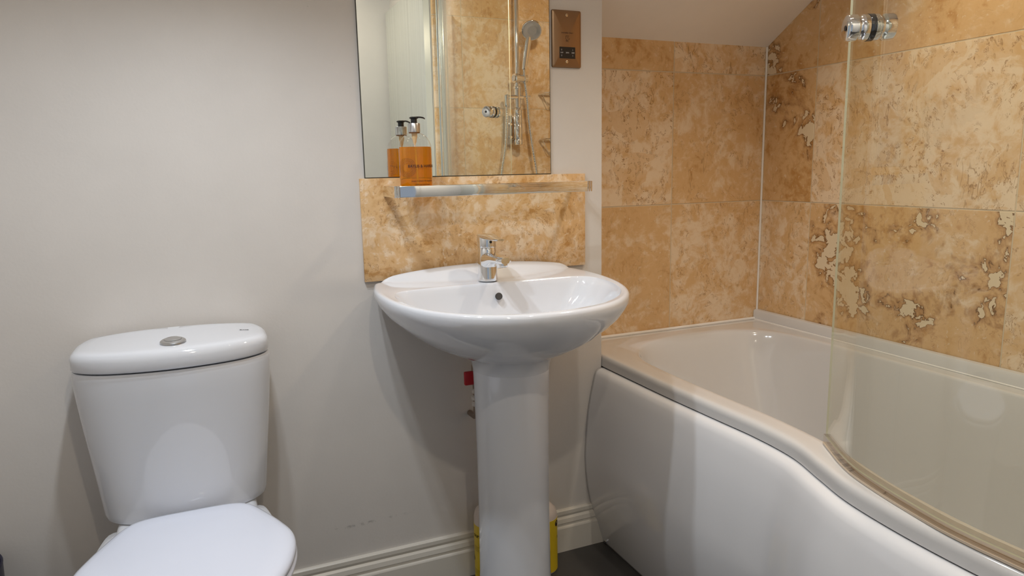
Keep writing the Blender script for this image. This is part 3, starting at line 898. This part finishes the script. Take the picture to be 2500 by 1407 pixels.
FB = Vector((-.095, -.155, .7820))
b = NB(); lathe(b, FB, (0, -.07, 1), [(0, .025), (.003, .0245), (.0055, .021), (.0062, .0175), (.0050, .0165)], 36); fb = obj('flush_plate', b, M['satin'], wc)
b = NB(); lathe(b, FB + Vector((0, -.0004, .0045)), (0, -.07, 1), [(0, .016), (.003, .0158), (.004, .0135), (.0044, 0)], 36); obj('flush_button', b, M['satin'], fb)
me = text_mesh('Roca', .0095, .0001, 'CENTER', .0002)
me.transform(Matrix.Translation((.045, -.095, .7808)) @ Matrix.Rotation(math.radians(5), 4, 'Y') @ Matrix.Rotation(math.radians(1.7), 4, 'X'))
link('logo', me, M['grey_ink'], wc)
# seat lid, seat, pan
def seat_plan(g=0.0):
    h = [(0, -.628 - g), (.06, -.617 - g), (.115, -.58 - g), (.155, -.525 - g), (.179, -.455), (.184, -.39), (.168, -.335), (.142, -.275), (.116, -.227), (.09, -.209), (.05, -.2035), (0, -.203)]
    h = [(x * 1.02 + (g if x > .1 else 0), y) for x, y in h]
    Lh = [Vector((TXc + .006 - x, y)) for x, y in h[::-1]] + [Vector((TXc + .006 + x, y)) for x, y in h[1:-1]]
    return catmull(Lh, True, 8)
cT = Vector((TXc, -.40))
SPn = star(seat_plan(), cT, 160)
b = NB()
rings = [z3(inset(SPn, cT, .03), .416), z3(inset(SPn, cT, .005), .416), z3(SPn, .419), z3(SPn, .426), z3(inset(SPn, cT, .003), .4315), z3(inset(SPn, cT, .010), .4355), z3(inset(SPn, cT, .022), .4385)]
for s in (.75, .6, .45, .3, .15): rings.append(z3(shrink(SPn, cT, s), .4385 + .006 * (1 - (s / .85) ** 2)))
loft(b, rings); obj('seat_lid', b, M['plastic_seat'], wc, angle=60)
b = NB()
rings = [z3(inset(SPn, cT, .02), .400), z3(inset(SPn, cT, .001), .400), z3(inset(SPn, cT, -.001), .404), z3(inset(SPn, cT, -.001), .411), z3(inset(SPn, cT, .003), .4145), z3(inset(SPn, cT, .02), .4145)]
loft(b, rings); obj('seat', b, M['plastic_seat'], wc, angle=60)
panh = [(0, -.622), (.06, -.611), (.115, -.572), (.152, -.515), (.174, -.445), (.178, -.385), (.173, -.33), (.170, -.275), (.162, -.215), (.152, -.175), (.136, -.165), (.06, -.160), (0, -.160)]
PNp = catmull([Vector((TXc - x, y)) for x, y in panh[::-1]] + [Vector((TXc + x, y)) for x, y in panh[1:-1]], True, 8)
PNp = star(PNp, cT, 160)
foot = star(catmull([(TXc, -.53), (TXc + .07, -.51), (TXc + .105, -.44), (TXc + .11, -.3), (TXc + .11, -.10), (TXc + .09, -.07), (TXc, -.07), (TXc - .09, -.07), (TXc - .11, -.10), (TXc - .11, -.3), (TXc - .105, -.44), (TXc - .07, -.51)], True, 10), cT, 160)
b = NB()
rings = [z3(foot, .001), z3(foot, .02), z3(lerp2(foot, PNp, .08), .12), z3(lerp2(foot, PNp, .3), .22), z3(lerp2(foot, PNp, .62), .30), z3(lerp2(foot, PNp, .88), .36), z3(PNp, .385), z3(PNp, .394), z3(inset(PNp, cT, .003), .398), z3(inset(PNp, cT, .03), .3985), z3(inset(PNp, cT, .06), .392), z3(shrink(PNp, cT, .5), .30), z3(shrink(PNp, cT, .2), .24)]
loft(b, rings)
obj('pan', b, M['ceramic'], wc, angle=60)
# ledge of the pan that carries the cistern
b = NB(); box(b, (TXc - .138, -.235, .30), (TXc + .138, -.014, .4055), .014, 4); obj('cistern_ledge', b, M['ceramic'], wc)

# ================================================================ behind the pedestal
va = thing('stop_valve', 'pipe with a red lever valve behind the washbasin pedestal', 'valve', (.59, -.05, .55))
b = NB(); tube(b, [(.600, -.002, .47), (.600, -.040, .472), (.600, -.053, .482), (.600, -.055, .50), (.600, -.055, .66)], .0075, 14); obj('pipe', b, M['copper'], va)
b = NB(); box(b, (.565, -.074, .570), (.590, -.062, .606), .003, 2); box(b, (.583, -.072, .588), (.600, -.064, .600), .002, 2); o = obj('lever', b, M['red'], va); o['label'] = 'red valve lever'
b = NB(); lathe(b, (.600, -.055, .572), (0, 0, 1), [(0, .0085), (.004, .0125), (.022, .0125), (.026, .0105), (.045, .0105), (.05, .0085)], 8); obj('valve_body', b, M['copper'], va)
b = NB()
for z, r in ((.505, .0115), (.522, .0125), (.54, .0105)): lathe(b, (.600, -.055, z), (0, 0, 1), [(0, .007), (.002, r), (.010, r), (.014, .007)], 12)
obj('tape_wrap', b, M['wrap'], va)

def cleaner(x, y, top, lab, r, label):
    t = thing('cleaner_bottle', label, 'bottle', (x, y, 0), 'yellow label bottles behind the pedestal')
    b = NB(); lathe(b, (x, y, .001), (0, 0, 1), [(0, r * .95), (.004, r), (top - r * .9, r), (top - r * .5, r * .9), (top - r * .2, r * .62), (top, r * .3), (top, 0)], 40); obj('bottle', b, M['cloudy'], t)
    b = NB(); lathe(b, (x, y, .006), (0, 0, 1), [(0, r + .0006), (lab - .006, r + .0006)], 40); obj('label_band', b, M['yellow'], t)
    return t
def cyl_text(s, size, x, y, r, ang, z, parent):
    me = text_mesh(s, size, .0001, 'CENTER', .0002)
    for v in me.vertices:
        a = ang + v.co.x / r
        v.co = Vector((x + (r + .001) * math.sin(a), y - (r + .001) * math.cos(a), z + v.co.y))
    return link('label_text', me, M['ink'], parent)
c1 = cleaner(.622, -.066, .232, .178, .040, 'yellow label bottle left of the pedestal foot')
cyl_text('our', .016, .622, -.066, .040, -1.36, .150, c1)
c2 = cleaner(.783, -.070, .202, .160, .040, 'yellow label bottle right of the pedestal foot')
cyl_text('s', .014, .783, -.070, .040, .85, .105, c2)
def cyl_wrap(me, name, x, y, r, ang, z, parent):
    for v in me.vertices:
        a = ang + v.co.x / r
        v.co = Vector((x + (r + .001) * math.sin(a), y - (r + .001) * math.cos(a), z + v.co.y))
    return link(name, me, M['ink'], parent)
cyl_wrap(dashes(4, -.010, .012, .004, 5), 'small_print', .622, -.066, .040, -1.4, .118, c1)
cyl_wrap(dashes(5, -.010, .014, .0035, 6), 'small_print', .622, -.066, .040, -1.4, .050, c1)
def spot(r_):
    b = NB(); b.faces.new([b.verts.new((r_ * math.cos(2 * PI * k / 20), r_ * math.sin(2 * PI * k / 20), 0)) for k in range(20)])
    me = bpy.data.meshes.new('label_spot'); b.to_mesh(me); b.free()
    return me
cyl_wrap(spot(.009), 'label_spot', .783, -.070, .040, .75, .146, c2)
cyl_wrap(spot(.008), 'label_spot', .622, -.066, .040, -1.85, .078, c1)

# dark bin at the left edge
b = NB()
lathe(b, (-.5385, -.105, .001), (0, 0, 1), [(0, .074), (.003, .077), (.342, .0865), (.347, .0875), (.350, .086), (.347, .083), (.02, .072), (.02, 0)], 40)
o = obj('waste_bin', b, M['navy']); tag(o, 'dark navy bin on the floor left of the toilet', 'bin')

# ================================================================ shower set (seen in the mirror)
sh = thing('shower_set', 'chrome rail shower with hand spray on the tiled end wall', 'shower', (1.405, YE, 1.2))
sx, sy = 1.405, -1.478
b = NB(); tube(b, [(sx, sy, 1.40), (sx, sy, 2.12)], .0112, 20); tube(b, [(sx, sy, 2.10), (sx, YE + .001, 2.10)], .010, 16)
lathe(b, (sx, YE + .001, 2.10), (0, 1, 0), [(0, .024), (.008, .024), (.012, .016)], 24); obj('riser_rail', b, M['chrome'], sh)
b = NB(); tube(b, [(sx, sy, 1.415), (sx, sy, 1.525)], .017, 24); lathe(b, (sx, sy, 1.50), (0, 0, 1), [(0, .018), (.003, .0205), (.010, .0205), (.013, .018)], 28); obj('lower_body', b, M['chrome'], sh)
b = NB(); lathe(b, (sx - .03, sy + .030, 1.548), (1, -.25, 0), [(0, .019), (.002, .0225), (.024, .0225), (.026, .020), (.05, .020), (.052, .0225), (.070, .0225), (.073, .018), (.073, 0)], 32); sl_ = obj('slider', b, M['chrome'], sh)
b = NB(); lathe(b, (sx - .0315, sy + .0302, 1.548), (-1, .25, 0), [(0, .014), (.002, .014), (.002, .010), (.001, .010), (.001, 0)], 28); obj('slider_cap', b, M['satin'], sl_)
# hand spray
hc = Vector((1.452, -1.405, 1.762)); hn = Vector((-.28, .78, -.52)).normalized()
b = NB(); lathe(b, hc - hn * .012, hn, [(-.016, .012), (-.006, .035), (.004, .0465), (.010, .0485), (.016, .0475), (.018, .044)], 40); hh_ = obj('spray_head', b, M['chrome'], sh)
b = NB(); lathe(b, hc + hn * .0045, hn, [(0, .045), (.002, .044), (.003, .036), (.0022, .034), (.0032, .028), (.0022, .026), (.0032, .018), (.0026, .010), (.003, 0)], 40); obj('spray_face', b, M['satin'], hh_)
b = NB()
rg = []
for t, wx, wy in ((0, .012, .012), (.15, .0165, .011), (.5, .0150, .010), (.85, .0130, .011), (1, .011, .011)):
    c_ = Vector((1.446, -1.428, 1.735)).lerp(Vector((1.427, -1.444, 1.590)), t)
    rg.append([c_ + Vector((wx * math.cos(2 * PI * k / 24), wy * math.sin(2 * PI * k / 24), 0)) for k in range(24)])
loft(b, rg); obj('spray_handle', b, M['chrome'], sh)
# thermostatic valve
b = NB()
lathe(b, (sx, sy, 1.238), (0, 0, 1), [(0, .018), (.002, .0205), (.024, .0205), (.0255, .0195), (.027, .0205), (.098, .0205), (.0995, .0195), (.101, .0205), (.142, .0205), (.1435, .0195), (.145, .0205), (.165, .0205), (.168, .017), (.18, .012)], 36)
vb = obj('valve_bar', b, M['chrome'], sh)
b = NB(); box(b, (1.352, YE + .001, 1.242), (1.384, -1.50, 1.378), .003, 2); obj('back_plate', b, M['satin'], sh)
for z in (1.275, 1.336):
    b = NB(); lathe(b, (1.372, -1.50, z), (0, 1, 0), [(0, .009), (.010, .009), (.013, .006), (.013, 0)], 20); obj('fixing_knob', b, M['chrome'], sh)
for z in (1.262, 1.372):
    b = NB(); tube(b, [(sx, YE + .001, z), (sx, sy, z)], .010, 16); obj('wall_union', b, M['chrome'], sh)
b = NB(); tube(b, [(1.340, sy + .006, 1.463), (1.430, sy + .006, 1.463)], .0105, 20); lathe(b, (1.344, sy + .006, 1.474), (0, 0, -1), [(0, .009), (.004, .0125), (.05, .0125), (.056, .009)], 24); obj('hose_outlet', b, M['chrome'], sh)
b = NB(); tube(b, [(1.43, sy + .002, 1.467), (1.468, sy + .012, 1.468)], .003, 10); obj('lever_pin', b, M['chrome'], sh)
b = NB()
hp = catmull([(1.344, sy + .006, 1.42), (1.342, sy + .008, 1.33), (1.330, sy + .01, 1.21), (1.308, sy + .012, 1.09), (1.31, sy + .02, .95), (1.40, sy + .03, .86), (1.49, sy + .02, .95), (1.497, sy + .012, 1.095), (1.478, sy + .01, 1.22), (1.461, sy + .01, 1.344), (1.447, sy + .02, 1.46), (1.432, -1.450, 1.54), (1.427, -1.444, 1.590)], False, 40)
rad = [.0066 if (i // 2) % 2 else .0076 for i in range(len(hp))]
tube(b, hp, rad, 12); obj('hose', b, M['chrome'], sh)

# corner baskets
def caddy(z, label):
    t = thing('corner_caddy', label, 'shower caddy', (XR - .01, YE + .01, z), 'corner baskets in the shower')
    x1, y1 = XR - .012, YE + .013
    arc = [Vector((x1 - .205 * math.cos(a), y1 + .205 * math.sin(a), 0)) for a in [PI / 2 * k / 12 for k in range(13)]]
    cx0 = Vector((x1 - .205, y1 + .004, 0)); 
    b = NB(); tube(b, [(x1, y1 + .004, z), (x1 - .205, y1 + .004, z)] , .0055, 10); tube(b, [p + Vector((0, 0, z)) for p in arc], .0045, 10); tube(b, [(x1 - .003, y1, z), (x1 - .003, y1 + .205, z)], .0045, 10); obj('rim', b, M['chrome'], t)
    arc2 = [Vector((x1 - .15 * math.cos(a), y1 + .15 * math.sin(a), z - .065)) for a in [PI / 2 * k / 12 for k in range(13)]]
    b = NB(); tube(b, [(x1, y1 + .004, z - .065)] + arc2 + [(x1 - .003, y1, z - .065)], .003, 8)
    for k in (1, 3, 5, 7, 9, 11):
        p = arc[k] + Vector((0, 0, z)); q = arc2[k]
        tube(b, [p, p.lerp(q, .6) + Vector((0, 0, -.02)), q], .002, 8)
        tube(b, [q, Vector((x1 - .004, y1 + .004, z - .065))], .002, 8)
    tube(b, [arc[4] * 1 + Vector((0, 0, z - .03)) - Vector((0, 0, 0)), arc[8] + Vector((0, 0, z - .03))], .002, 8)
    obj('basket_wires', b, M['chrome'], t)
caddy(1.487, 'upper chrome wire basket in the shower corner, seen in the mirror')
caddy(1.266, 'lower chrome wire basket in the shower corner, seen in the mirror')

# ================================================================ ceiling spots and the added alcove fill
NAMES = ['ceiling downlight over the toilet, nearer the back wall', 'ceiling downlight over the toilet, farther from the back wall', 'ceiling downlight over the curved end of the bath', 'added warm fill light in the slope, brightening the tiled alcove', 'ceiling downlight by the doorway']
for i, (x, y, W_, c_) in enumerate(SPOTS):
    zc = ceil_z(y)
    t = thing('ceiling_downlight', NAMES[i], 'downlight', (x, y, zc), 'ceiling downlights')
    dn = Vector((0, -SL, -1)).normalized() if zc < CEIL - .01 else Vector((0, 0, -1))
    c0 = Vector((x, y, zc))
    b = NB(); lathe(b, c0 + dn * .0005, dn, [(0, .045), (.004, .044), (.007, .038), (.003, .033), (.003, .030)], 36); obj('trim_ring', b, M['satin'], t)
    b = NB(); lathe(b, c0 + dn * .002, dn, [(0, .031), (.001, .030), (.001, 0)], 32); obj('lens', b, M['lens_fill' if i == 3 else 'lens'], t)
    fu, fv = frame(dn)
    for k in range(4):
        a = PI / 4 + PI / 2 * k
        l = bpy.data.lights.new('lamp', 'SPOT')
        l.energy = W_ / 4; l.color = c_; l.shadow_soft_size = (.007, .007, .02, .03, .015)[i]
        l.spot_size = math.radians(95 if i == 2 else 170); l.spot_blend = 1.0 if i == 2 else .5
        lo_ = bpy.data.objects.new('lamp', l)
        COL.objects.link(lo_)
        lo_.parent = t
        lo_.location = (fu * math.cos(a) + fv * math.sin(a)) * .017 + dn * .008
        lo_.rotation_mode = 'QUATERNION'
        lo_.rotation_quaternion = (Vector((.10, .04, -1)) if i == 2 else dn).to_track_quat('-Z', 'Y')
